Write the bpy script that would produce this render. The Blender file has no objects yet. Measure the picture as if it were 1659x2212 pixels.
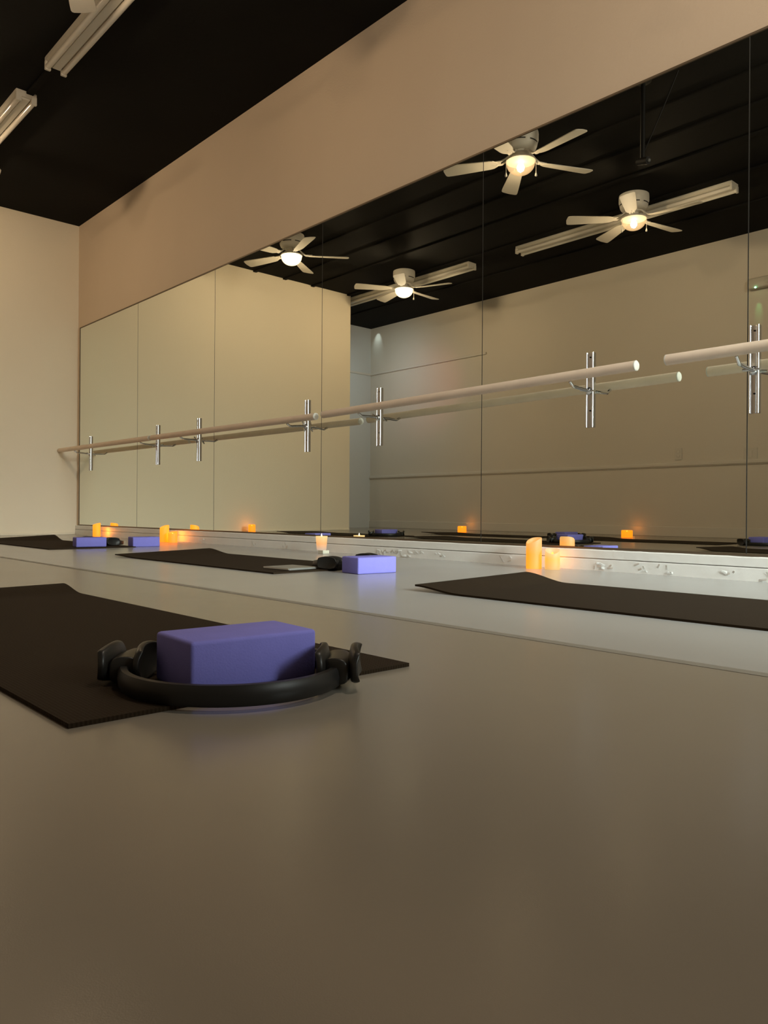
import bpy, bmesh, math, random
from mathutils import Vector, Matrix
random.seed(7)
PI = math.pi
scene = bpy.context.scene
C = scene.collection

# ------------------------------------------------------------------ helpers
def mat(name):
    m = bpy.data.materials.new(name); m.use_nodes = True
    nt = m.node_tree; nt.nodes.clear()
    return m, nt, nt.nodes, nt.links

def principled(name, col, rough=.6, metal=0., spec=.5, bump=0., bscale=60., bdetail=4., var=0., vscale=3., coat=0.):
    m, nt, N, L = mat(name)
    out = N.new('ShaderNodeOutputMaterial'); b = N.new('ShaderNodeBsdfPrincipled')
    L.new(b.outputs[0], out.inputs[0])
    b.inputs['Base Color'].default_value = (*col, 1); b.inputs['Roughness'].default_value = rough
    b.inputs['Metallic'].default_value = metal; b.inputs['Specular IOR Level'].default_value = spec
    b.inputs['Coat Weight'].default_value = coat
    tc = N.new('ShaderNodeTexCoord')
    if bump:
        n = N.new('ShaderNodeTexNoise'); n.inputs['Scale'].default_value = bscale; n.inputs['Detail'].default_value = bdetail
        L.new(tc.outputs['Object'], n.inputs['Vector'])
        bp = N.new('ShaderNodeBump'); bp.inputs['Strength'].default_value = bump; bp.inputs['Distance'].default_value = .004
        L.new(n.outputs['Fac'], bp.inputs['Height']); L.new(bp.outputs[0], b.inputs['Normal'])
    if var:
        n = N.new('ShaderNodeTexNoise'); n.inputs['Scale'].default_value = vscale; n.inputs['Detail'].default_value = 5
        L.new(tc.outputs['Object'], n.inputs['Vector'])
        mx = N.new('ShaderNodeMix'); mx.data_type = 'RGBA'
        mx.inputs['A'].default_value = (*[c * (1 - var) for c in col], 1)
        mx.inputs['B'].default_value = (*[min(1, c * (1 + var)) for c in col], 1)
        L.new(n.outputs['Fac'], mx.inputs['Factor']); L.new(mx.outputs['Result'], b.inputs['Base Color'])
    return m

def obj(name, bm, m, parent=None, smooth=False, loc=None):
    bmesh.ops.recalc_face_normals(bm, faces=bm.faces)
    me = bpy.data.meshes.new(name); bm.to_mesh(me); bm.free()
    if smooth:
        for p in me.polygons: p.use_smooth = True
        try: me.set_sharp_from_angle(angle=math.radians(40))
        except Exception: pass
    for mm in (m if isinstance(m, (list, tuple)) else [m]): me.materials.append(mm)
    o = bpy.data.objects.new(name, me); C.objects.link(o)
    if parent is not None: o.parent = parent
    if loc is not None: o.location = loc
    return o

def tag(o, label=None, cat=None, group=None, kind=None):
    if label: o['label'] = label
    if cat: o['category'] = cat
    if group: o['group'] = group
    if kind: o['kind'] = kind
    return o

def thing(name, label, cat, loc=(0, 0, 0), rz=0., group=None):
    o = bpy.data.objects.new(name, None); C.objects.link(o)
    o.empty_display_size = .05
    o.location = loc; o.rotation_euler = (0, 0, rz)
    return tag(o, label, cat, group)

def struct(name, bm, m, smooth=False):
    return tag(obj(name, bm, m, smooth=smooth), kind='structure')

def copy_tree(o, parent=None):
    c = o.copy(); C.objects.link(c)
    if parent is not None: c.parent = parent
    for ch in list(o.children): copy_tree(ch, c)
    return c

def box(bm, a, b, bevel=0., seg=2):
    x0, y0, z0 = a; x1, y1, z1 = b
    t = bmesh.new() if bevel else bm
    v = [t.verts.new(p) for p in ((x0,y0,z0),(x1,y0,z0),(x1,y1,z0),(x0,y1,z0),(x0,y0,z1),(x1,y0,z1),(x1,y1,z1),(x0,y1,z1))]
    for f in ((0,3,2,1),(4,5,6,7),(0,1,5,4),(1,2,6,5),(2,3,7,6),(3,0,4,7)): t.faces.new([v[i] for i in f])
    if bevel:
        bmesh.ops.bevel(t, geom=t.edges[:], offset=bevel, segments=seg, profile=.5, affect='EDGES')
        merge(bm, t)
    return bm

def merge(bm, t, M=None):
    if M is not None: bmesh.ops.transform(t, matrix=M, verts=t.verts)
    me = bpy.data.meshes.new('tmp'); t.to_mesh(me); t.free()
    bm.from_mesh(me); bpy.data.meshes.remove(me)

def lathe(bm, prof, seg=32, cx=0, cy=0, cap0=True, cap1=True):
    rings = []
    for r, z in prof:
        rings.append([bm.verts.new((cx + r*math.cos(2*PI*i/seg), cy + r*math.sin(2*PI*i/seg), z)) for i in range(seg)])
    for a, b in zip(rings, rings[1:]):
        for i in range(seg):
            j = (i+1) % seg
            bm.faces.new((a[i], a[j], b[j], b[i]))
    if cap0: bm.faces.new(rings[0][::-1])
    if cap1: bm.faces.new(rings[-1])
    return bm

def tube(bm, pts, r, seg=12, caps=True):
    pts = [Vector(p) for p in pts]
    rad = r if isinstance(r, (list, tuple)) else [r]*len(pts)
    rings = []; up = None
    for i, p in enumerate(pts):
        if i == 0: d = pts[1]-pts[0]
        elif i == len(pts)-1: d = pts[-1]-pts[-2]
        else: d = (pts[i+1]-p).normalized() + (p-pts[i-1]).normalized()
        d.normalize()
        if up is None: up = Vector((0,0,1)) if abs(d.z) < .9 else Vector((1,0,0))
        s = d.cross(up).normalized(); up = s.cross(d).normalized()
        rings.append([bm.verts.new(p + (s*math.cos(2*PI*k/seg) + up*math.sin(2*PI*k/seg))*rad[i]) for k in range(seg)])
    for a, b in zip(rings, rings[1:]):
        for k in range(seg):
            j = (k+1) % seg
            bm.faces.new((a[k], a[j], b[j], b[k]))
    if caps:
        bm.faces.new(rings[0][::-1]); bm.faces.new(rings[-1])
    return bm

def ball(bm, c, r, sc=(1,1,1), u=16, v=10):
    bmesh.ops.create_uvsphere(bm, u_segments=u, v_segments=v, radius=r,
        matrix=Matrix.Translation(c) @ Matrix.Diagonal((*sc, 1)))
    return bm

# ------------------------------------------------------------------ dimensions (metres)
H = 2.887            # ceiling
YB = 7.28            # back wall
XL = -4.69           # wall opposite the mirrors
YF = -2.6            # front wall
XJ = -3.34           # where the back wall steps back
YA = 8.42            # back of the alcove
MB, MT = .0887, 1.9187   # mirror bottom and top

# ------------------------------------------------------------------ materials
M_wall = principled('tan_wall_paint', (.66, .54, .41), .62, spec=.25, bump=.25, bscale=90, var=.05, vscale=1.3)
M_back = principled('cream_wall_paint', (.88, .79, .62), .62, spec=.25, bump=.25, bscale=90, var=.04, vscale=1.3)
M_wall_l = principled('wall_paint_left', (.66, .60, .51), .7, spec=.2, bump=.25, bscale=90, var=.05, vscale=1.1)
M_alc = principled('alcove_paint', (.62, .62, .60), .7, spec=.2, bump=.2, bscale=90)
M_ceil = principled('black_ceiling', (.0112, .0105, .0092), .85, spec=.08, bump=.3, bscale=40, var=.25, vscale=2)
M_trimw = principled('white_trim', (.66, .61, .53), .5, spec=.3)
M_base = principled('chipped_white_board', (.84, .84, .81), .5, spec=.35, bump=.35, bscale=30, bdetail=3, var=.05, vscale=14)
M_seamf = principled('floor_joint', (.235, .215, .18), .5, spec=.3)
M_bronze = principled('bronze_channel', (.16, .12, .08), .5, metal=.6)
M_dark = principled('dark_gap', (.02, .02, .018), .7)
M_chrome = principled('chrome', (.74, .75, .76), .16, metal=1.)
M_wood = principled('barre_wood', (.74, .60, .47), .5, spec=.4, bump=.15, bscale=50, var=.12, vscale=9)
M_woodend = principled('barre_end_grain', (.60, .57, .50), .6)
M_fan = principled('fan_white', (.78, .74, .66), .42, spec=.4)
M_blade = principled('fan_blade', (.80, .75, .65), .45, spec=.4, var=.05, vscale=8)
M_fix = principled('fixture_white', (.70, .66, .57), .4, spec=.5)
M_tubeg = principled('fluorescent_glass', (.74, .70, .62), .15, spec=.6)
M_block = principled('purple_foam', (.215, .207, .63), .75, spec=.2, bump=.1, bscale=420, bdetail=2, var=.06, vscale=40)
M_ring = principled('ring_rubber', (.014, .0135, .013), .42, spec=.35)
M_pad = principled('ring_pad', (.016, .0145, .0125), .38, spec=.4)
M_tab = principled('tablet_metal', (.24, .235, .215), .45, metal=.3)
M_tabs = principled('tablet_edge', (.7, .66, .58), .4, metal=.3)
M_plate = principled('plate_plastic', (.62, .57, .49), .4)
M_box = principled('unit_plastic', (.50, .46, .38), .45)
M_blackm = principled('black_metal', (.006, .006, .006), .6, spec=.2)
M_glint = principled('lens_glass', (.12, .12, .12), .12, spec=.8)

def floor_mat():
    m, nt, N, L = mat('vinyl_floor')
    out = N.new('ShaderNodeOutputMaterial'); b = N.new('ShaderNodeBsdfPrincipled'); L.new(b.outputs[0], out.inputs[0])
    tc = N.new('ShaderNodeTexCoord')
    n = N.new('ShaderNodeTexNoise'); n.inputs['Scale'].default_value = 1.6; n.inputs['Detail'].default_value = 6
    L.new(tc.outputs['Object'], n.inputs['Vector'])
    mx = N.new('ShaderNodeMix'); mx.data_type = 'RGBA'
    mx.inputs['A'].default_value = (.247, .219, .177, 1); mx.inputs['B'].default_value = (.280, .251, .205, 1)
    L.new(n.outputs['Fac'], mx.inputs['Factor'])
    # sheet next to the mirrors: daylight on it painted as lighter, cooler colour
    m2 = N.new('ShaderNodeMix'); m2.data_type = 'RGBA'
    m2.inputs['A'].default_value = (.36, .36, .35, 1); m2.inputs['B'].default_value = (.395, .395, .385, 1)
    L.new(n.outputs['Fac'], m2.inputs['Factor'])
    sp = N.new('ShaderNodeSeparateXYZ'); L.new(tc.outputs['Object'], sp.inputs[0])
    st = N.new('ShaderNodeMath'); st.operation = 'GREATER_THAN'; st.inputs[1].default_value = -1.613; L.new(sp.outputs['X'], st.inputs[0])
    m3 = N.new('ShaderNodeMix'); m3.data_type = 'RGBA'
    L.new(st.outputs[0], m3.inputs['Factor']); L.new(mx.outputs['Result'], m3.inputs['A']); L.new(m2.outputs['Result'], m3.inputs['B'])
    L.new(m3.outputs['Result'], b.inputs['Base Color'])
    mr = N.new('ShaderNodeMapRange'); mr.inputs['To Min'].default_value = .17; mr.inputs['To Max'].default_value = .26
    L.new(n.outputs['Fac'], mr.inputs['Value']); L.new(mr.outputs[0], b.inputs['Roughness'])
    b.inputs['Specular IOR Level'].default_value = .5
    n2 = N.new('ShaderNodeTexNoise'); n2.inputs['Scale'].default_value = 900; n2.inputs['Detail'].default_value = 2
    L.new(tc.outputs['Object'], n2.inputs['Vector'])
    bp = N.new('ShaderNodeBump'); bp.inputs['Strength'].default_value = .06; bp.inputs['Distance'].default_value = .001
    L.new(n2.outputs['Fac'], bp.inputs['Height']); L.new(bp.outputs[0], b.inputs['Normal'])
    return m
M_floor = floor_mat()

def mirror_mat():
    m, nt, N, L = mat('mirror_glass')
    out = N.new('ShaderNodeOutputMaterial'); g = N.new('ShaderNodeBsdfGlossy')
    g.inputs['Color'].default_value = (.89, .93, .86, 1); g.inputs['Roughness'].default_value = 0.
    L.new(g.outputs[0], out.inputs[0]); return m
M_mirror = mirror_mat()

def yoga_mat():
    m, nt, N, L = mat('mat_foam')
    out = N.new('ShaderNodeOutputMaterial'); b = N.new('ShaderNodeBsdfPrincipled'); L.new(b.outputs[0], out.inputs[0])
    b.inputs['Roughness'].default_value = .85; b.inputs['Specular IOR Level'].default_value = .12
    tc = N.new('ShaderNodeTexCoord'); mp = N.new('ShaderNodeMapping'); L.new(tc.outputs['Object'], mp.inputs['Vector'])
    mp.inputs['Scale'].default_value = (1, 1, 1)
    ws = []
    for ax in ('X', 'Y'):
        w = N.new('ShaderNodeTexWave'); w.bands_direction = ax; w.inputs['Scale'].default_value = 62
        L.new(mp.outputs[0], w.inputs['Vector']); ws.append(w)
    a = N.new('ShaderNodeMath'); a.operation = 'MULTIPLY'
    L.new(ws[0].outputs['Fac'], a.inputs[0]); L.new(ws[1].outputs['Fac'], a.inputs[1])
    bp = N.new('ShaderNodeBump'); bp.inputs['Strength'].default_value = .5; bp.inputs['Distance'].default_value = .0015
    L.new(a.outputs[0], bp.inputs['Height']); L.new(bp.outputs[0], b.inputs['Normal'])
    mx = N.new('ShaderNodeMix'); mx.data_type = 'RGBA'
    mx.inputs['A'].default_value = (.021, .0128, .006, 1); mx.inputs['B'].default_value = (.031, .020, .011, 1)
    L.new(a.outputs[0], mx.inputs['Factor']); L.new(mx.outputs['Result'], b.inputs['Base Color'])
    return m
M_mat = yoga_mat()

def emit(name, col, strength):
    m, nt, N, L = mat(name)
    out = N.new('ShaderNodeOutputMaterial'); e = N.new('ShaderNodeEmission')
    e.inputs['Color'].default_value = (*col, 1); e.inputs['Strength'].default_value = strength
    L.new(e.outputs[0], out.inputs[0]); return m
BULB = 1220.
M_bulb = emit('bulb_glow', (1., .78, .56), BULB)
M_bulb2 = emit('bright_bulb_glow', (1., .79, .57), BULB*1.4)

def bowl_mat(rim, mid, col_rim, col_mid):
    """frosted glass: part see-through, warmer and dimmer toward its edge"""
    m, nt, N, L = mat('frosted_bowl')
    out = N.new('ShaderNodeOutputMaterial'); e = N.new('ShaderNodeEmission'); t = N.new('ShaderNodeBsdfTransparent')
    lw = N.new('ShaderNodeLayerWeight'); lw.inputs['Blend'].default_value = .35
    r = N.new('ShaderNodeValToRGB'); L.new(lw.outputs['Facing'], r.inputs['Fac'])
    r.color_ramp.elements[0].color = (*[c*mid for c in col_mid], 1); r.color_ramp.elements[1].color = (*[c*rim for c in col_rim], 1)
    r.color_ramp.elements[1].position = .8
    L.new(r.outputs[0], e.inputs['Color']); e.inputs['Strength'].default_value = 1.
    t.inputs['Color'].default_value = (1., .93, .8, 1)
    mx = N.new('ShaderNodeMixShader'); mx.inputs[0].default_value = .62
    L.new(t.outputs[0], mx.inputs[1]); L.new(e.outputs[0], mx.inputs[2]); L.new(mx.outputs[0], out.inputs[0])
    return m
M_bowl = bowl_mat(.85, 1.5, (1., .56, .27), (1., .66, .34))
M_bowl2 = bowl_mat(2.2, 4.5, (1., .74, .42), (1., .85, .60))

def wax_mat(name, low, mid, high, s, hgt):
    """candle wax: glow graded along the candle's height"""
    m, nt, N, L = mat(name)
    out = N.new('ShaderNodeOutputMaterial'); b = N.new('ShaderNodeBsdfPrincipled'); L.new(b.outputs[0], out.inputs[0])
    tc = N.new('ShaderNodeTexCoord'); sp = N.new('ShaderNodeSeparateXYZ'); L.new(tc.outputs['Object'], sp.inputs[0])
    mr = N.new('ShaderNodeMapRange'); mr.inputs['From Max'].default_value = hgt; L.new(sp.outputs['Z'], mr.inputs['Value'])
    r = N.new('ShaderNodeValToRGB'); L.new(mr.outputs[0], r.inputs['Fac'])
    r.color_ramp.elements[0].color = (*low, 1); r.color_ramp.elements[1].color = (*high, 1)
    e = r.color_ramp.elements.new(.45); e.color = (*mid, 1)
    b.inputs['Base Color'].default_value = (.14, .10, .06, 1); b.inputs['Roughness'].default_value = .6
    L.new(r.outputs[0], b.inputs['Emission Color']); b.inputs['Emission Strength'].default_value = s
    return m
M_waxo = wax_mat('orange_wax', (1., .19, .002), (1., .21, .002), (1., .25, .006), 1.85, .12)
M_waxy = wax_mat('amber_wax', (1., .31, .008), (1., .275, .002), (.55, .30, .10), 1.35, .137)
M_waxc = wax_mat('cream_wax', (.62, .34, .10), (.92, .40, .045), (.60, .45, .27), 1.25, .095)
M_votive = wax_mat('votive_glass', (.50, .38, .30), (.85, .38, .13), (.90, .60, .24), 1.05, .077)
M_flame = emit('candle_flame', (1., .80, .45), 12.)
M_ledglow = emit('led_flame', (1., .5, .05), 4.)
M_green = emit('green_led', (.25, 1., .55), 14.)
M_votblock = principled('votive_base', (.62, .60, .48), .4)

# ------------------------------------------------------------------ room shell
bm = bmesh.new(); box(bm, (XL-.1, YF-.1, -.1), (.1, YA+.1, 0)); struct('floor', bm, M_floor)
bm = bmesh.new(); box(bm, (XL-.1, YF-.1, H), (.1, YA+.1, H+.1)); struct('ceiling', bm, M_ceil)
bm = bmesh.new(); box(bm, (0, YF, 0), (.1, YB, H)); struct('wall_right', bm, M_wall)
bm = bmesh.new(); box(bm, (XJ, YB, 0), (.1, YA, H)); struct('wall_back', bm, M_back)
bm = bmesh.new(); box(bm, (XL-.1, YA, 0), (XJ, YA+.1, H)); struct('wall_alcove', bm, M_alc)
bm = bmesh.new(); box(bm, (XL-.1, YF, 0), (XL, YA, H)); struct('wall_left', bm, M_wall_l)
bm = bmesh.new(); box(bm, (XL-.1, YF-.1, 0), (.1, YF, H)); struct('wall_front', bm, M_wall)

# two stacked boards under the mirrors, lumpy with old chipped paint
bm = bmesh.new()
def lumpy(bm, x0, z0, z1, amp, seed):
    rnd = random.Random(seed); n = 260; prev = None
    for i in range(n+1):
        y = YF + (YB-YF)*i/n
        j = rnd.uniform(-amp, amp)
        row = [bm.verts.new(q) for q in ((-x0, y, z0), (-x0+j*.3, y, z1-.004+j), (-x0+.004, y, z1+j), (0.0, y, z1+j))]
        if prev:
            for a in range(3): bm.faces.new((prev[a], prev[a+1], row[a+1], row[a]))
        prev = row
lumpy(bm, .021, 0.0, .0478, .0009, 3)
lumpy(bm, .0205, .0505, .0855, .0007, 5)
box(bm, (-.012, YF, .047), (0, YB, .051))
rnd = random.Random(11)
for y in (1.2, 1.43, 1.52, 1.69, 1.72, 2.19, 2.6, 2.75, 2.82, 2.87, 2.93, 3.0, 3.05, 3.9, 4.25, 4.9, .95, 1.05):
    for k in range(4):
        yy = y + rnd.uniform(-.03, .03); z = rnd.uniform(.004, .035)
        a = rnd.uniform(0, PI); l = rnd.uniform(.006, .016)
        d = Vector((0, math.cos(a)*l, math.sin(a)*l*.7)); w = Vector((0, -math.sin(a)*.004, math.cos(a)*.004))
        c = Vector((-.0225, yy, z))
        if c.z - abs(d.z) - .004 < .001: c.z = abs(d.z) + .006
        v = [bm.verts.new(c - d - w), bm.verts.new(c + d - w + Vector((-.004, 0, 0))), bm.verts.new(c + d + w + Vector((-.006, 0, 0))), bm.verts.new(c - d + w)]
        bm.faces.new(v)
struct('baseboard_right', bm, M_base)

# thin metal channels that hold the mirrors: bottom, top and far side
Y0 = 7.218; PW = 1.2158
bm = bmesh.new(); box(bm, (-.013, YF, MB-.003), (0, Y0+.006, MB)); box(bm, (-.013, YF, MB), (-.0115, Y0+.006, MB+.006)); struct('trim_1', bm, M_bronze)
bm = bmesh.new(); box(bm, (-.010, YF, MT), (0, Y0+.006, MT+.008)); struct('trim_2', bm, M_bronze)
bm = bmesh.new(); box(bm, (-.010, Y0, MB), (0, Y0+.008, MT)); struct('trim_3', bm, M_bronze)
# chair rail and upper rail on the opposite wall, and the rail in the alcove
bm = bmesh.new(); box(bm, (XL, YF, .705), (XL+.012, YA, .712)); box(bm, (XL, YF, .712), (XL+.02, YA, .745), .006); box(bm, (XL, YF, .745), (XL+.012, YA, .752)); struct('trim_4', bm, M_trimw)
bm = bmesh.new(); box(bm, (XL, 6.24, 2.205), (XL+.022, YA, 2.232), .006); box(bm, (XL+.022, YA-.014, 2.205), (XJ, YA, 2.232)); struct('trim_5', bm, M_trimw)
bm = bmesh.new(); box(bm, (XL, YF, 0), (XL+.014, YA, .10), .004); struct('baseboard_left', bm, M_trimw)
bm = bmesh.new(); box(bm, (XJ+.002, YB-.012, 0), (-.03, YB, .022), .004); struct('baseboard_back', bm, M_back)
# ridges of the ceiling boarding
for i, x in enumerate((-1.13, -1.95, -2.35, -2.75, -3.3, -3.95)):
    bm = bmesh.new(); box(bm, (x-.022, YF, H-.016), (x+.022, YB if x > XJ else YA, H), .004); struct('trim_%d' % (6+i), bm, M_ceil)
# joint between the sheets of vinyl
bm = bmesh.new(); box(bm, (-1.626, YF, 0), (-1.600, YB, .0006)); struct('trim_12', bm, M_seamf)
# door frame at the back of the alcove, flush with the return wall
bm = bmesh.new()
box(bm, (-3.92, YA-.03, 0), (-3.86, YA, 2.02)); box(bm, (XJ-.06, YA-.03, 0), (XJ-.002, YA, 2.02)); box(bm, (-3.92, YA-.03, 2.02), (XJ-.002, YA, 2.08))
box(bm, (-3.86, YA-.012, .01), (XJ-.06, YA, 2.02))
struct('door_1', bm, M_alc)

# ------------------------------------------------------------------ mirrors
mlabels = ['tall wall mirror panel in the far corner, nearest the back wall',
           'second wall mirror panel from the back wall, holding two barre brackets',
           'third wall mirror panel from the back wall, with one bracket near its right edge',
           'wall mirror panel reflecting the back wall corner and the far fan above the alcove',
           'large wall mirror panel behind the lit candle pair, reflecting a fan and long light fixture',
           'nearest wall mirror panel cut off by the right edge of the photo']
for i in range(6):
    y1 = Y0 - PW*i - .0016; y0 = Y0 - PW*(i+1) + .0016
    bm = bmesh.new(); box(bm, (-.0065, y0, MB), (-.0005, y1, MT))
    o = obj('mirror_panel', bm, M_mirror); tag(o, mlabels[i], 'mirror', 'mirror panels along the right wall')
# dark joint lines show between the panels
bm = bmesh.new()
for i in range(1, 6):
    y = Y0 - PW*i; box(bm, (-.0069, y-.0017, MB), (-.0003, y+.0017, MT))
struct('trim_13', bm, M_dark)

# ------------------------------------------------------------------ barre
bars = [(7.27, .7765, 5.43, .771), (5.40, .771, 3.407, .7595), (3.345, .763, 1.471, .781), (1.358, .785, -.55, .785)]
blabels = ['round wooden barre rail reaching to the back wall, farthest of all',
           'round wooden barre rail second from the back wall, its pale end beside a mirror joint',
           'long wooden barre rail across the large mirror panels, ending above the candle pair',
           'wooden barre rail nearest the camera, running out of the right edge']
XB = -.172; RB = .0195
for (ya, za, yb, zb), lb in zip(bars, blabels):
    t = thing('barre_rail', lb, 'ballet barre', (XB, (ya+yb)/2, (za+zb)/2), 0, 'wooden barre rails on chrome brackets')
    c = Vector((XB, (ya+yb)/2, (za+zb)/2))
    a = Vector((XB, ya, za))-c; b = Vector((XB, yb, zb))-c; d = (b-a).normalized()
    bm = bmesh.new(); tube(bm, [a+d*.006, b-d*.006], RB, 24); obj('rod', bm, M_wood, t, True)
    for p, s in ((a, 1), (b, -1)):
        bm = bmesh.new(); tube(bm, [p+d*s*.0062, p+d*s*.002, p], [RB, RB, RB*.88], 24)
        e = obj('end_cap', bm, M_woodend, t, True); e['label'] = 'pale sawn end of the rail'

def bar_z(y):
    for ya, za, yb, zb in bars:
        if yb <= y <= ya: return za + (zb-za)*(ya-y)/(ya-yb)
    return .775
brk = [(6.951, 'farthest, on the corner mirror panel'), (5.636, 'second from the back wall'),
       (4.995, 'third from the back wall'), (3.705, 'under the pale near end of second rail'),
       (3.066, 'in front of the reflected alcove'), (1.772, 'near the free rail end above the candle pair'),
       (1.1145, 'nearest camera, at the right edge')]
def rail_bm():
    bm = bmesh.new()
    # shallow channel with two rounded lips and a recessed middle
    w = .0185
    prof = [(0, -w), (-.008, -w)]
    prof += [(-.008 - .0043*math.sin(PI*k/6), -w + .0043 - .0043*math.cos(PI*k/6)) for k in range(1, 6)]
    prof += [(-.008, -w+.0086), (-.006, -w+.0090)] + [(-.0022 - .0036*(k/4)**2, k/4*(w-.0100)) for k in range(-4, 5)] + [(-.006, w-.0090), (-.008, w-.0086)]
    prof += [(-.008 - .0043*math.sin(PI*k/6), w - .0043 - .0043*math.cos(PI*k/6)) for k in range(1, 6)]
    prof += [(-.008, w), (0, w)]
    lo = [bm.verts.new((x, y, -.154)) for x, y in prof]; hi = [bm.verts.new((x, y, .154)) for x, y in prof]
    n = len(prof)
    for i in range(n):
        j = (i+1) % n; bm.faces.new((lo[i], lo[j], hi[j], hi[i]))
    bm.faces.new(lo[::-1]); bm.faces.new(hi)
    return bm
def bracket(y, lb, i):
    zb = bar_z(y); zc = .7415
    t = thing('barre_bracket', 'chrome barre bracket with hook arm, ' + lb, 'bracket', (-.0066, y, zc), 0, 'chrome barre brackets')
    r = obj('wall_rail', rail_bm(), M_chrome, t, True)
    for z in (.135, -.085):
        bm = bmesh.new()
        tube(bm, [(-.0028, 0, z), (-.0042, 0, z)], .0032, 12)
        obj('screw_hole', bm, M_blackm, r)
    zh = -.004
    bm = bmesh.new()
    tip = Vector((-.150, 0, zb - RB - zc + .002)) ; bend = Vector((-.126, 0, min(.001, tip.z-.012)))
    tube(bm, [(-.004, 0, zh), (-.05, 0, zh+.001), (-.115, 0, bend.z), bend, bend.lerp(tip, .35), tip], [.0075, .0066, .0064, .0064, .006, .0058], 14)
    obj('hook_arm', bm, M_chrome, t, True)
    bm = bmesh.new(); ball(bm, (-.012, 0, zh), .0145, (.8, 1, 1)); tube(bm, [(-.012, 0, zh), (-.026, 0, zh)], .0075, 14)
    k = obj('clamp_knob', bm, M_chrome, t, True)
    bm = bmesh.new(); a = (.5, -.3, .9, 1.2, .6, .15, .05)[i]
    for s in (-1, 1):
        d = Vector((0, math.cos(a)*s, math.sin(a)*s))
        p = Vector((-.022, 0, zh))
        tube(bm, [p + d*.005, p + d*.016 + Vector((-.004, 0, 0)), p + d*.030 + Vector((-.008, 0, 0))], [.004, .0055, .004], 10)
    obj('wing_nut', bm, M_chrome, k, True)
for i, (y, lb) in enumerate(brk): bracket(y, lb, i)

# ------------------------------------------------------------------ ceiling fans
ZBL = 2.690
def blade_bm():
    bm = bmesh.new(); r0, r1 = .165, .550
    n = 14; top = []; bot = []
    outline = []
    for k in range(n+1):
        u = k/n; r = r0 + (r1-r0)*u
        w = .043 + .017*min(1, u*1.2)
        if u < .12: w *= (.55 + .45*math.sqrt(max(0, u/.12)))
        outline.append((r, w))
    # rounded outer corners
    outline[-1] = (r1-.022, .060)
    outline += [(r1-.010, .057), (r1-.003, .048), (r1, .030)]
    pts = [(r, w) for r, w in outline] + [(r1+.004, 0)] + [(r, -w) for r, w in reversed(outline)]
    lo = [bm.verts.new((r, w, -.003)) for r, w in pts]; hi = [bm.verts.new((r, w, .003)) for r, w in pts]
    m = len(pts)
    for i in range(m):
        j = (i+1) % m; bm.faces.new((lo[i], lo[j], hi[j], hi[i]))
    bm.faces.new(lo); bm.faces.new(hi[::-1])
    return bm
def arm_bm():
    bm = bmesh.new()
    for s in (-1, 1):
        tube(bm, [(.050, 0, .060), (.075, .008*s, .052), (.105, .014*s, .024), (.135, .018*s, .006), (.175, .020*s, .005)], [.006, .006, .0065, .007, .006], 10)
    tube(bm, [(.14, 0, .006), (.20, 0, .0055)], .010, 12)
    return bm
def make_fan(label, loc, th, chains, bright=False):
    t = thing('ceiling_fan', label, 'ceiling fan', (loc[0], loc[1], H), 0, 'white ceiling fans with lit bowls')
    z = lambda a: a - H
    bm = bmesh.new()
    lathe(bm, [(.112, 0), (.120, -.004), (.122, -.02), (.122, -.060), (.118, -.072), (.112, -.100), (.104, -.118), (.085, -.128), (.060, -.132)], 48)
    hs = obj('motor_housing', bm, M_fan, t, True)
    bm = bmesh.new()
    for k in range(6):
        a0 = k*PI/3 + .12; a1 = a0 + .75
        row = []
        for q in range(9):
            a = a0 + (a1-a0)*q/8
            row.append([bm.verts.new((rr*math.cos(a), rr*math.sin(a), zz)) for rr, zz in ((.1172, -.082), (.1155, -.090))])
        for p, q in zip(row, row[1:]): bm.faces.new((p[0], q[0], q[1], p[1]))
    obj('vent_slot', bm, M_dark, hs)
    bm = bmesh.new()
    lathe(bm, [(.052, -.131), (.058, -.136), (.058, -.144), (.040, -.150), (.036, -.168), (.042, -.176), (.070, -.183), (.098, -.189), (.104, -.194), (.104, -.202), (.100, -.203)], 48)
    obj('light_fitter', bm, M_fan, t, True)
    bm = bmesh.new()
    prof = [(.100, -.203), (.0995, -.212)] + [(.0985*math.cos(PI/2*k/9), -.214 - .078*math.sin(PI/2*k/9)) for k in range(1, 9)] + [(.004, -.292)]
    lathe(bm, prof, 48, cap0=False)
    bw = obj('glass_bowl', bm, M_bowl2 if bright else M_bowl, t, True); bw['label'] = 'glowing frosted glass bowl'
    bm = bmesh.new(); ball(bm, (0, 0, -.243), .026, (1, 1, 1.15)); obj('light_bulb', bm, M_bulb2 if bright else M_bulb, bw, True)
    for k in range(5):
        a = th + k*2*PI/5
        b = obj('blade', blade_bm(), M_blade, t, False)
        b.location = (0, 0, ZBL - H)
        b.rotation_euler = (Matrix.Rotation(a, 3, 'Z') @ Matrix.Rotation(math.radians(-12), 3, 'X')).to_euler()
        bv = b.modifiers.new('round', 'BEVEL'); bv.width = .0015; bv.segments = 2
        ar = obj('blade_arm', arm_bm(), M_fan, b, True)
    for (a, ln) in chains:
        x, y = .108*math.cos(a), .108*math.sin(a)
        bm = bmesh.new(); tube(bm, [(x*.94, y*.94, -.196), (x, y, -.20), (x*1.005, y*1.005, -.20-ln)], .0016, 8)
        ch = obj('pull_chain', bm, M_fan, t, True)
        bm = bmesh.new(); lathe(bm, [(.001, -.20-ln+.006), (.003, -.20-ln), (.0075, -.20-ln-.016), (.0085, -.20-ln-.022), (.006, -.20-ln-.028), (.001, -.20-ln-.030)], 14, x*1.005, y*1.005)
        obj('chain_pull', bm, M_fan, ch, True)
    return t
R_ = math.radians
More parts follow.
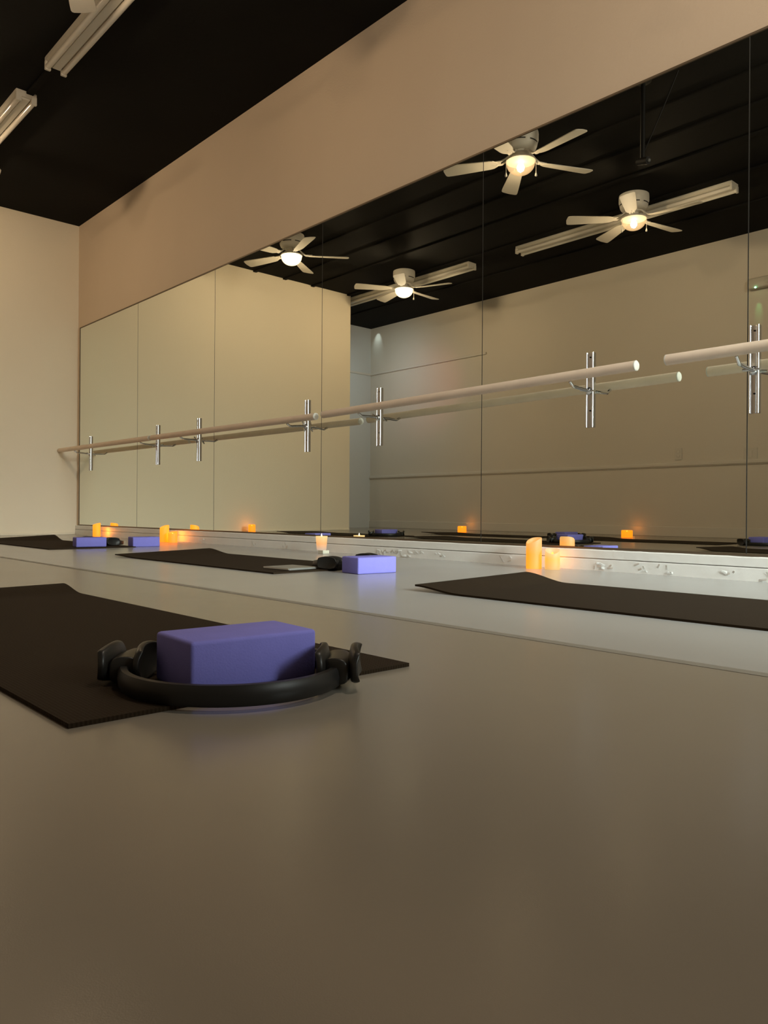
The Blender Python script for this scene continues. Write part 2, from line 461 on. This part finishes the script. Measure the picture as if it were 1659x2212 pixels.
# angles as seen in the room (the mirror shows them reversed)
make_fan('white five-blade ceiling fan in the mirror-side row nearer the back wall', (-1.590, 6.085), PI - R_(35.7), [], True)
make_fan('white five-blade ceiling fan in the mirror-side row nearer the camera, two pull chains', (-1.572, 3.340), PI - R_(46.7), [(PI-R_(150), .090), (PI-R_(-40), .072)])
make_fan('white five-blade ceiling fan in the far row, reflected left of the fluorescent fixture end', (-3.15, 6.14), PI - R_(3.9), [(PI-R_(-40), .085)], True)
make_fan('white five-blade ceiling fan in the far row, reflected in front of the longest fluorescent fixture', (-3.11, 3.345), PI - R_(60.2), [(PI-R_(150), .090), (PI-R_(-40), .072)])

# ------------------------------------------------------------------ fluorescent fixtures
def fixture(label, x, y0, y1):
    L_ = y1-y0
    t = thing('fluorescent_fixture', label, 'light fixture', (x, (y0+y1)/2, H), 0, 'unlit fluorescent strip fixtures')
    bm = bmesh.new()
    prof = [(-.062, 0), (-.062, -.022), (-.030, -.034), (-.022, -.052), (.022, -.052), (.030, -.034), (.062, -.022), (.062, 0)]
    lo = [bm.verts.new((a, -L_/2+.012, b)) for a, b in prof]; hi = [bm.verts.new((a, L_/2-.012, b)) for a, b in prof]
    for i in range(len(prof)):
        j = (i+1) % len(prof); bm.faces.new((lo[i], lo[j], hi[j], hi[i]))
    bm.faces.new(lo[::-1]); bm.faces.new(hi)
    obj('housing', bm, M_fix, t)
    for s in (-1, 1):
        bm = bmesh.new(); tube(bm, [(s*.046, -L_/2+.014, -.053), (s*.046, L_/2-.014, -.053)], .0165, 16)
        obj('fluorescent_tube', bm, M_tubeg, t, True)
        bm = bmesh.new()
        y = s*(L_/2-.006)
        for q in (-1, 1): box(bm, (q*.046-.017, y-.010, -.072), (q*.046+.017, y+.010, -.020), .004)
        box(bm, (-.062, y-.006, -.040), (.062, y+.006, 0), .002)
        obj('lamp_holder', bm, M_fix, t)
    return t
fixture('white unlit fluorescent fixture running off the top edge of the photo', -1.135, 2.45, 4.70)
fixture('white unlit fluorescent fixture at the left edge of the photo, nearer the back wall', -1.150, 5.16, 7.1)
fixture('long white fluorescent fixture behind the right reflected fan in the far row', -3.46, 2.66, 4.80)
fixture('white fluorescent fixture reflected beside the alcove corner, behind the left far-row fan', -3.46, 5.42, 7.75)

# ------------------------------------------------------------------ mats
def exercise_mat(label, x0, x1, y0, y1, lift_l, lift_r, curl=.34, dip=0., rz=0.):
    """flat foam mat; the far edge (y1) lifts by lift_l at x0 and lift_r at x1"""
    t = .0055; nx, ny = 24, 90
    cx, cy = (x0+x1)/2, (y0+y1)/2
    bm = bmesh.new(); top = []; bot = []
    for j in range(ny+1):
        y = y0 + (y1-y0)*j/ny; rt = []; rb = []
        for i in range(nx+1):
            u = i/nx; x = x0 + (x1-x0)*u
            lift = lift_l + (lift_r-lift_l)*u
            d = max(0, (y-(y1-curl))/curl); s = d*d*(3-2*d)
            z = lift*s + .0006*math.sin(y*9+x*5)*(1 if d > 0 else 0)
            rt.append(bm.verts.new((x-cx, y-cy, max(0, z)+t))); rb.append(bm.verts.new((x-cx, y-cy, max(0, z)+.0002)))
        top.append(rt); bot.append(rb)
    for j in range(ny):
        for i in range(nx):
            bm.faces.new((top[j][i], top[j][i+1], top[j+1][i+1], top[j+1][i]))
            bm.faces.new((bot[j][i], bot[j+1][i], bot[j+1][i+1], bot[j][i+1]))
        bm.faces.new((top[j][0], top[j+1][0], bot[j+1][0], bot[j][0])); bm.faces.new((top[j][nx], bot[j][nx], bot[j+1][nx], top[j+1][nx]))
    for i in range(nx):
        bm.faces.new((top[0][i], bot[0][i], bot[0][i+1], top[0][i+1])); bm.faces.new((top[ny][i], top[ny][i+1], bot[ny][i+1], bot[ny][i]))
    o = obj('exercise_mat', bm, M_mat, None, True, (cx, cy, 0)); o.rotation_euler = (0, 0, rz)
    return tag(o, label, 'exercise mat', 'dark exercise mats on the floor')
exercise_mat('large dark brown exercise mat in front at left, under the ring and purple block', -2.478, -1.966, .838, 2.25, .010, .019, .13)
exercise_mat('dark exercise mat in the middle of the floor with a tablet on its near end', -1.152, -.618, 2.385, 3.78, .006, .022, .22)
exercise_mat('dark exercise mat at right, running out of the right edge of the photo', -1.172, -.635, -.02, 1.622, .014, .027, .17)
exercise_mat('dark exercise mat at the far left beside two purple blocks', -1.188, -.660, 4.605, 6.02, .012, .036, .2)
exercise_mat('dark exercise mat behind the near one in its row, seen only in the mirror', -2.47, -1.95, 3.24, 4.86, .008, .012)
exercise_mat('dark mat by the opposite wall with a curled far end, seen in the mirror', -3.47, -2.95, 2.56, 3.80, .012, .034, .2)
exercise_mat('dark mat seen in the mirror farthest back in the middle row', -2.42, -1.90, 5.22, 6.75, .008, .015)
exercise_mat('dark mat by the opposite wall in the mirror, toward the alcove', -3.47, -2.95, 4.25, 5.65, .008, .02)

# ------------------------------------------------------------------ blocks
def block(label, x, y, z, rz, L_=.180, W_=.112, h=.063):
    bm = bmesh.new(); box(bm, (-L_/2, -W_/2, 0), (L_/2, W_/2, h), .0055, 3)
    o = obj('foam_block', bm, M_block, None, True, (x, y, z)); o.rotation_euler = (0, 0, rz)
    return tag(o, label, 'yoga block', 'purple foam blocks')
block('largest purple foam block, standing inside the black ring in front', -2.222, .914, .0060, R_(-4), .186, .112, .066)
block('lavender foam block in the middle of the floor beside a black ring and tablet', -.822, 2.222, 0, R_(-6))
block('purple foam block at far left on the dark mat, left of its neighbour', -.895, 4.745, .0058, R_(-10), .178, .112, .058)
block('small far purple foam block right of the far ring, beside the candle pair', -.562, 4.70, 0, R_(-8), .172, .11, .062)
block('purple block on the ring reflected at the foot of the alcove', -2.17, 5.345, .0062, R_(4), .19, .11, .06)
block('purple foam block reflected just right of the tall lit candle', -2.27, 3.385, .0062, R_(6))
block('dark purple block reflected behind the other one, by the opposite wall', -3.18, 4.03, .0005, R_(3), .19, .11, .06)
block('purple block reflected at the right edge of the photo', -3.20, 2.335, .0005, R_(3))

# ------------------------------------------------------------------ rings
def sub(o):
    m = o.modifiers.new('soft', 'SUBSURF'); m.levels = 2; m.render_levels = 2
    for p in o.data.polygons: p.use_smooth = True
def ring(label, x, y, z, ax, r=.142, h=.0255):
    t = thing('pilates_ring', label, 'exercise ring', (x, y, z), ax, 'black exercise rings with padded grips')
    bm = bmesh.new()
    prof = [(r-.006, .003), (r-.004, .0), (r+.004, 0), (r+.0065, .004), (r+.008, h*.5), (r+.0065, h-.004), (r+.004, h), (r-.004, h), (r-.006, h-.003)]
    lathe(bm, prof, 96, cap0=False, cap1=False)
    # close inner wall
    vs = [v for v in bm.verts]; n = 96
    for i in range(n):
        j = (i+1) % n
        bm.faces.new((vs[8*n+i], vs[8*n+j], vs[j], vs[i]))
    obj('band', bm, M_ring, t, True)
    for s in (-1, 1):
        bm = bmesh.new()
        # sleeve hugging the band, with flared oval pads inside and outside
        K = 14; rows = []
        sec = [(-.014, .002), (-.018, .010), (-.018, h+.004), (-.012, h+.012), (.012, h+.012), (.019, h+.004), (.019, .010), (.014, .002)]
        for k in range(K+1):
            a = (k/K-.5)*.52; f = 1 + .0*abs(k/K-.5)
            rows.append([bm.verts.new(((r+p)*math.cos(a), (r+p)*math.sin(a), q)) for p, q in sec])
        m = len(sec)
        for p, q in zip(rows, rows[1:]):
            for i in range(m):
                j = (i+1) % m; bm.faces.new((p[i], p[j], q[j], q[i]))
        bm.faces.new(rows[0][::-1]); bm.faces.new(rows[-1])
        g = obj('grip', bm, M_pad, t, False); sub(g); g.rotation_euler = (0, 0, 0 if s > 0 else PI)
        for q, off in ((1, .0215), (-1, -.0215)):
            bm = bmesh.new(); n1, n2 = 16, 10; grid = []
            for i in range(n1+1):
                u = i/n1*2-1; row = []
                for j in range(n2+1):
                    v = j/n2*2-1
                    # rounded-rectangle pad, dished along the hand
                    a = u*.046*math.sqrt(1-.35*v*v); zz = .026 + v*.0255*math.sqrt(1-.45*u*u)
                    e = off + q*(.006*u*u + .004*v*v)
                    row.append(Vector((r + e, a, zz)))
                grid.append(row)
            A = [[bm.verts.new(p) for p in row] for row in grid]
            B = [[bm.verts.new(p - Vector((q*.009, 0, 0))) for p in row] for row in grid]
            for i in range(n1):
                for j in range(n2):
                    bm.faces.new((A[i][j], A[i+1][j], A[i+1][j+1], A[i][j+1])); bm.faces.new((B[i][j], B[i][j+1], B[i+1][j+1], B[i+1][j]))
            for i in range(n1):
                bm.faces.new((A[i][0], B[i][0], B[i+1][0], A[i+1][0])); bm.faces.new((A[i][n2], A[i+1][n2], B[i+1][n2], B[i][n2]))
            for j in range(n2):
                bm.faces.new((A[0][j], A[0][j+1], B[0][j+1], B[0][j])); bm.faces.new((A[n1][j], B[n1][j], B[n1][j+1], A[n1][j+1]))
            sub(obj('palm_pad', bm, M_pad, g, False))
    return t
ring('large black exercise ring in front, around the purple block', -2.232, .905, .006, R_(-43))
ring('black exercise ring behind the lavender block in the middle of the floor', -.742, 2.436, .006, R_(18))
ring('black exercise ring between the two purple blocks at far left', -.742, 4.965, .006, R_(-82))
ring('black ring under the block reflected at the foot of the alcove', -2.17, 5.345, .0062, R_(40))
ring('black ring under the block reflected right of the tall lit candle', -2.27, 3.385, .0062, R_(40))
ring('black ring reflected by the opposite wall, under the darker block', -3.18, 4.03, 0, R_(30))
ring('black ring reflected at the right edge of the photo', -3.20, 2.335, 0, R_(35))

# ------------------------------------------------------------------ tablet
t = thing('tablet_computer', 'flat grey tablet lying on the near end of the middle mat', 'tablet', (-.972, 2.515, .0058), R_(0))
bm = bmesh.new(); box(bm, (-.082, -.082, 0), (.070, .082, .0075), .0015); obj('tablet_body', bm, M_tab, t)
bm = bmesh.new(); box(bm, (-.078, -.078, .0075), (.066, .078, .0079)); obj('screen', bm, M_tab, t)
bm = bmesh.new(); box(bm, (-.0836, -.078, .002), (-.082, .078, .0078)); e = obj('bright_edge', bm, M_tabs, t); e['label'] = 'pale shiny edge'
t.rotation_euler = (0, 0, R_(4))

# ------------------------------------------------------------------ candles
def candle(label, x, y, r, h, dip, th, wax, glow=None):
    t = thing('led_candle', label, 'candle', (x, y, 0), 0, 'glowing pillar candles')
    n = 40
    def top(a): return h - dip*((1+math.cos(a-th))/2)**1.6
    bm = bmesh.new()
    o0 = [bm.verts.new((r*.97*math.cos(2*PI*i/n), r*.97*math.sin(2*PI*i/n), 0)) for i in range(n)]
    rings = [o0]
    for f in (.03, .2, .4, .6, .8, .97):
        rings.append([bm.verts.new((r*math.cos(2*PI*i/n), r*math.sin(2*PI*i/n), f*top(2*PI*i/n))) for i in range(n)])
    rings.append([bm.verts.new((r*.95*math.cos(2*PI*i/n), r*.95*math.sin(2*PI*i/n), top(2*PI*i/n))) for i in range(n)])
    rings.append([bm.verts.new((r*.82*math.cos(2*PI*i/n), r*.82*math.sin(2*PI*i/n), top(2*PI*i/n)-.003)) for i in range(n)])
    fl = h-dip-.022
    rings.append([bm.verts.new((r*.74*math.cos(2*PI*i/n), r*.74*math.sin(2*PI*i/n), fl)) for i in range(n)])
    for a, b in zip(rings, rings[1:]):
        for i in range(n):
            j = (i+1) % n; bm.faces.new((a[i], a[j], b[j], b[i]))
    bm.faces.new(rings[0][::-1]); bm.faces.new(rings[-1])
    obj('wax_body', bm, wax, t, True)
    bm = bmesh.new(); lathe(bm, [(.001, fl), (.006, fl+.002), (.0085, fl+.010), (.005, fl+.020), (.0008, fl+.028)], 14)
    obj('flame_light', bm, M_ledglow, t, True)
    return t
# a dips toward the camera side: angle of the dip
candle('tall amber pillar candle with slanted top, nearest lit candle by the mirrors', -.128, 1.962, .0325, .131, .026, R_(165), M_waxy)
candle('short cream pillar candle with dipped rim in front of the tall amber one', -.112, 1.880, .0305, .088, .022, R_(215), M_waxc)
candle('orange pillar candle at the far left foot of the mirrors', -.085, 6.62, .032, .118, .016, R_(160), M_waxo)
candle('taller orange pillar candle of the far pair by the mirror boards', -.130, 5.275, .033, .124, .022, R_(170), M_waxo)
candle('shorter orange pillar candle in front of the far taller one', -.128, 5.150, .033, .080, .016, R_(215), M_waxo)
candle('orange candle by the back wall, seen only in the mirror at left', -1.82, 7.10, .038, .085, .012, R_(300), M_waxo)
candle('orange candle on the far floor, reflected beside the mirror joint', -3.90, 5.93, .050, .072, .010, R_(330), M_waxo)
candle('orange candle on the far floor, reflected above the curled mat end', -4.00, 3.90, .053, .070, .010, R_(330), M_waxo)

bm = bmesh.new(); box(bm, (-.022, -.022, 0), (.022, .022, .019), .002)
o = obj('candle_base', bm, M_votblock, None, False, (-.140, 3.372, 0)); tag(o, 'small pale square block under the white votive candle', 'block')
t = thing('votive_candle', 'white tapered votive candle with a live flame on a small pale block', 'candle', (-.144, 3.386, .019))
bm = bmesh.new(); lathe(bm, [(.024, 0), (.0265, .003), (.0325, .073), (.0335, .077), (.031, .077), (.029, .066)], 36, cap1=True); obj('cup', bm, M_votive, t, True)
bm = bmesh.new(); tube(bm, [(0, 0, .066), (0, 0, .073)], .0012, 8); obj('wick', bm, M_blackm, t)
bm = bmesh.new(); lathe(bm, [(.0006, .071), (.0026, .075), (.0030, .079), (.0018, .085), (.0004, .091)], 14); obj('flame', bm, M_flame, t, True)

# ------------------------------------------------------------------ fittings on the opposite wall
def wall_plate(name, label, cat, y, z, w, h, knob):
    t = thing(name, label, cat, (XL, y, z))
    bm = bmesh.new(); box(bm, (0, -w/2, -h/2), (.007, w/2, h/2), .003); obj('cover_plate', bm, M_plate, t)
    bm = bmesh.new()
    if knob == 'switch': box(bm, (.006, -.016, -.032), (.010, .016, .032), .001)
    else:
        for s in (-1, 1): box(bm, (.006, -.016, s*.02-.013), (.009, .016, s*.02+.013), .003)
    obj('rocker' if knob == 'switch' else 'socket_face', bm, M_trimw, t)
    return t
wall_plate('outlet_plate', 'narrow outlet plate above the chair rail, reflected right of the last bracket', 'outlet', 3.73, .835, .075, .12, 'outlet')
wall_plate('switch_plate', 'wider wall plate reflected at the right edge above the chair rail', 'switch', 3.02, .80, .125, .115, 'switch')
t = wall_plate('light_switch', 'small light switch reflected at the alcove corner', 'switch', 8.32, 1.86, .075, .12, 'switch')
t = thing('wall_emergency_light', 'beige wall unit with a green indicator, reflected at the upper right edge', 'emergency light', (XL, 2.93, 2.385))
bm = bmesh.new(); box(bm, (0, -.11, -.05), (.07, .11, .05), .014, 3); obj('casing', bm, M_box, t, True)
bm = bmesh.new(); ball(bm, (.072, .03, -.044), .007); e = obj('indicator_led', bm, M_green, t, True); e['label'] = 'glowing green indicator'
bm = bmesh.new(); lathe(bm, [(.022, 0), (.024, .008), (.016, .014)], 20)
for v in bm.verts: v.co = Vector((.068 + v.co.z, v.co.x - .075, v.co.y))
obj('lamp_head', bm, M_box, t, True)

# black pole lamp hanging from the black ceiling
t = thing('hanging_spotlight', 'black pole with a small black spotlight hanging from the ceiling', 'spotlight', (-1.58, 2.42, H))
bm = bmesh.new(); lathe(bm, [(.05, 0), (.05, -.012), (.018, -.02)], 24); obj('canopy', bm, M_blackm, t, True)
bm = bmesh.new(); tube(bm, [(0, 0, -.015), (0, 0, -.49)], .014, 16); obj('pole', bm, M_blackm, t, True)
bm = bmesh.new(); tube(bm, [(-.005, .035, -.49), (.012, -.045, -.51)], [.020, .023], 20); hd = obj('lamp_head', bm, M_blackm, t, True)
bm = bmesh.new(); ball(bm, (.013, -.048, -.511), .011); obj('lens', bm, M_glint, hd, True)
bm = bmesh.new(); tube(bm, [(.0, 0, -.46), (-.02, -.05, -.34), (-.04, -.13, -.16), (-.05, -.2, -.004)], .004, 8); obj('cable', bm, M_blackm, t, True)

# ------------------------------------------------------------------ lights
def area(name, loc, target, sx, sy, power, col, spread=PI):
    l = bpy.data.lights.new(name, 'AREA'); l.shape = 'RECTANGLE'; l.size = sx; l.size_y = sy
    l.energy = power; l.color = col; l.spread = spread
    o = bpy.data.objects.new(name, l); C.objects.link(o); o.location = loc
    o.rotation_euler = (Vector(target)-Vector(loc)).to_track_quat('-Z', 'Y').to_euler()
    return o
def spot(name, loc, target, power, col, ang, blend=1., r=.05):
    l = bpy.data.lights.new(name, 'SPOT'); l.energy = power; l.color = col; l.spot_size = ang; l.spot_blend = blend; l.shadow_soft_size = r
    o = bpy.data.objects.new(name, l); C.objects.link(o); o.location = loc
    o.rotation_euler = (Vector(target)-Vector(loc)).to_track_quat('-Z', 'Y').to_euler()
    return o
# daylight from the shop door at the front, near the mirror wall, then two added lamps
area('daylight_door', (-.85, YF+.15, 1.6), (-.80, 1.9, 0), .9, 1.6, 25, (.90, 1., .95), R_(58))
area('added_wall_beam', (-.35, YF+.3, 1.5), (-.35, 2.0, 0.), .5, 1.8, 6, (.90, 1., .95), R_(40))  # added narrow beam along the mirror wall, no window of its own
spot('added_low_spot', (-1.5, YF+.3, 1.1), (-.55, .9, 0), 390, (.90, 1., .96), R_(40), 1., .2)  # added spot that brightens the baseboard and the floor at right
# third ceiling fan of the mirror-side row, overhead and out of the frame
l = bpy.data.lights.new('fan_lamp', 'POINT'); l.energy = 62; l.color = (1., .85, .68); l.shadow_soft_size = .08
o = bpy.data.objects.new('fan_lamp', l); C.objects.link(o); o.location = (-1.57, .56, 2.58)
# cool daylight leaking into the alcove
area('daylight_alcove', (-3.75, 7.55, 2.3), (-4.6, 7.9, 1.3), .5, .9, 4., (.66, .86, 1.))
# reddish party light on the opposite wall and green indicator beam
spot('red_glow', (-3.2, 6.2, 2.0), (XL, 7.3, 1.9), 15., (1., .12, .13), R_(50))
spot('green_beam', (XL+.075, 2.955, 2.335), (XL+.0, 2.955, 2.14), .9, (.2, 1., .35), R_(24), 1., .002)
spot('alcove_leak', (XL+.10, 8.25, 2.875), (XL, 8.27, 2.68), 2.0, (.75, .92, 1.), R_(56), 1., .004)

def glow(name, x, y, z, p):
    l = bpy.data.lights.new(name, 'POINT'); l.energy = p; l.color = (1., .27, .02); l.shadow_soft_size = .0002
    o = bpy.data.objects.new(name, l); C.objects.link(o); o.location = (x, y, z)
for x, y, z, p in ((-.075, 1.915, .05, .16), (-.070, 6.53, .045, .34), (-.085, 5.215, .045, .42), (-4.60, 6.47, .09, .13), (-4.60, 4.17, .09, .13), (-1.87, 7.20, .07, .12)): glow('added_candle_glow', x, y, z, p)  # unseen lamps added beside candles and at the far wall for more glow

w = bpy.data.worlds.new('world'); scene.world = w; w.use_nodes = True
w.node_tree.nodes['Background'].inputs[0].default_value = (.5, .5, .5, 1); w.node_tree.nodes['Background'].inputs[1].default_value = .05

# ------------------------------------------------------------------ camera
cd = bpy.data.cameras.new('camera'); cam = bpy.data.objects.new('camera', cd); C.objects.link(cam)
fw = Vector((.67720514, .73579372, -.00089671)); rr = Vector((.73578129, -.67718545, .00676413)); up = Vector((-.00436977, .00524049, .99997672))
M = Matrix((( rr.x, up.x, -fw.x), (rr.y, up.y, -fw.y), (rr.z, up.z, -fw.z))).to_4x4()
M.translation = (-2.79146, 0, .235925)
cam.matrix_world = M
cd.sensor_fit = 'VERTICAL'; cd.sensor_height = 36.; cd.sensor_width = 27.; cd.lens = 1669.284/2212*36.
cd.clip_start = .02; cd.clip_end = 60
scene.camera = cam
scene.view_settings.view_transform = 'Standard'
scene.view_settings.look = 'None'
scene.view_settings.exposure = 0.
scene.cycles.use_denoising = True
scene.cycles.max_bounces = 10
scene.cycles.diffuse_bounces = 4
scene.cycles.glossy_bounces = 6
scene.cycles.transparent_max_bounces = 12
scene.cycles.caustics_reflective = True
scene.cycles.blur_glossy = 1.
scene.cycles.sample_clamp_indirect = 4.
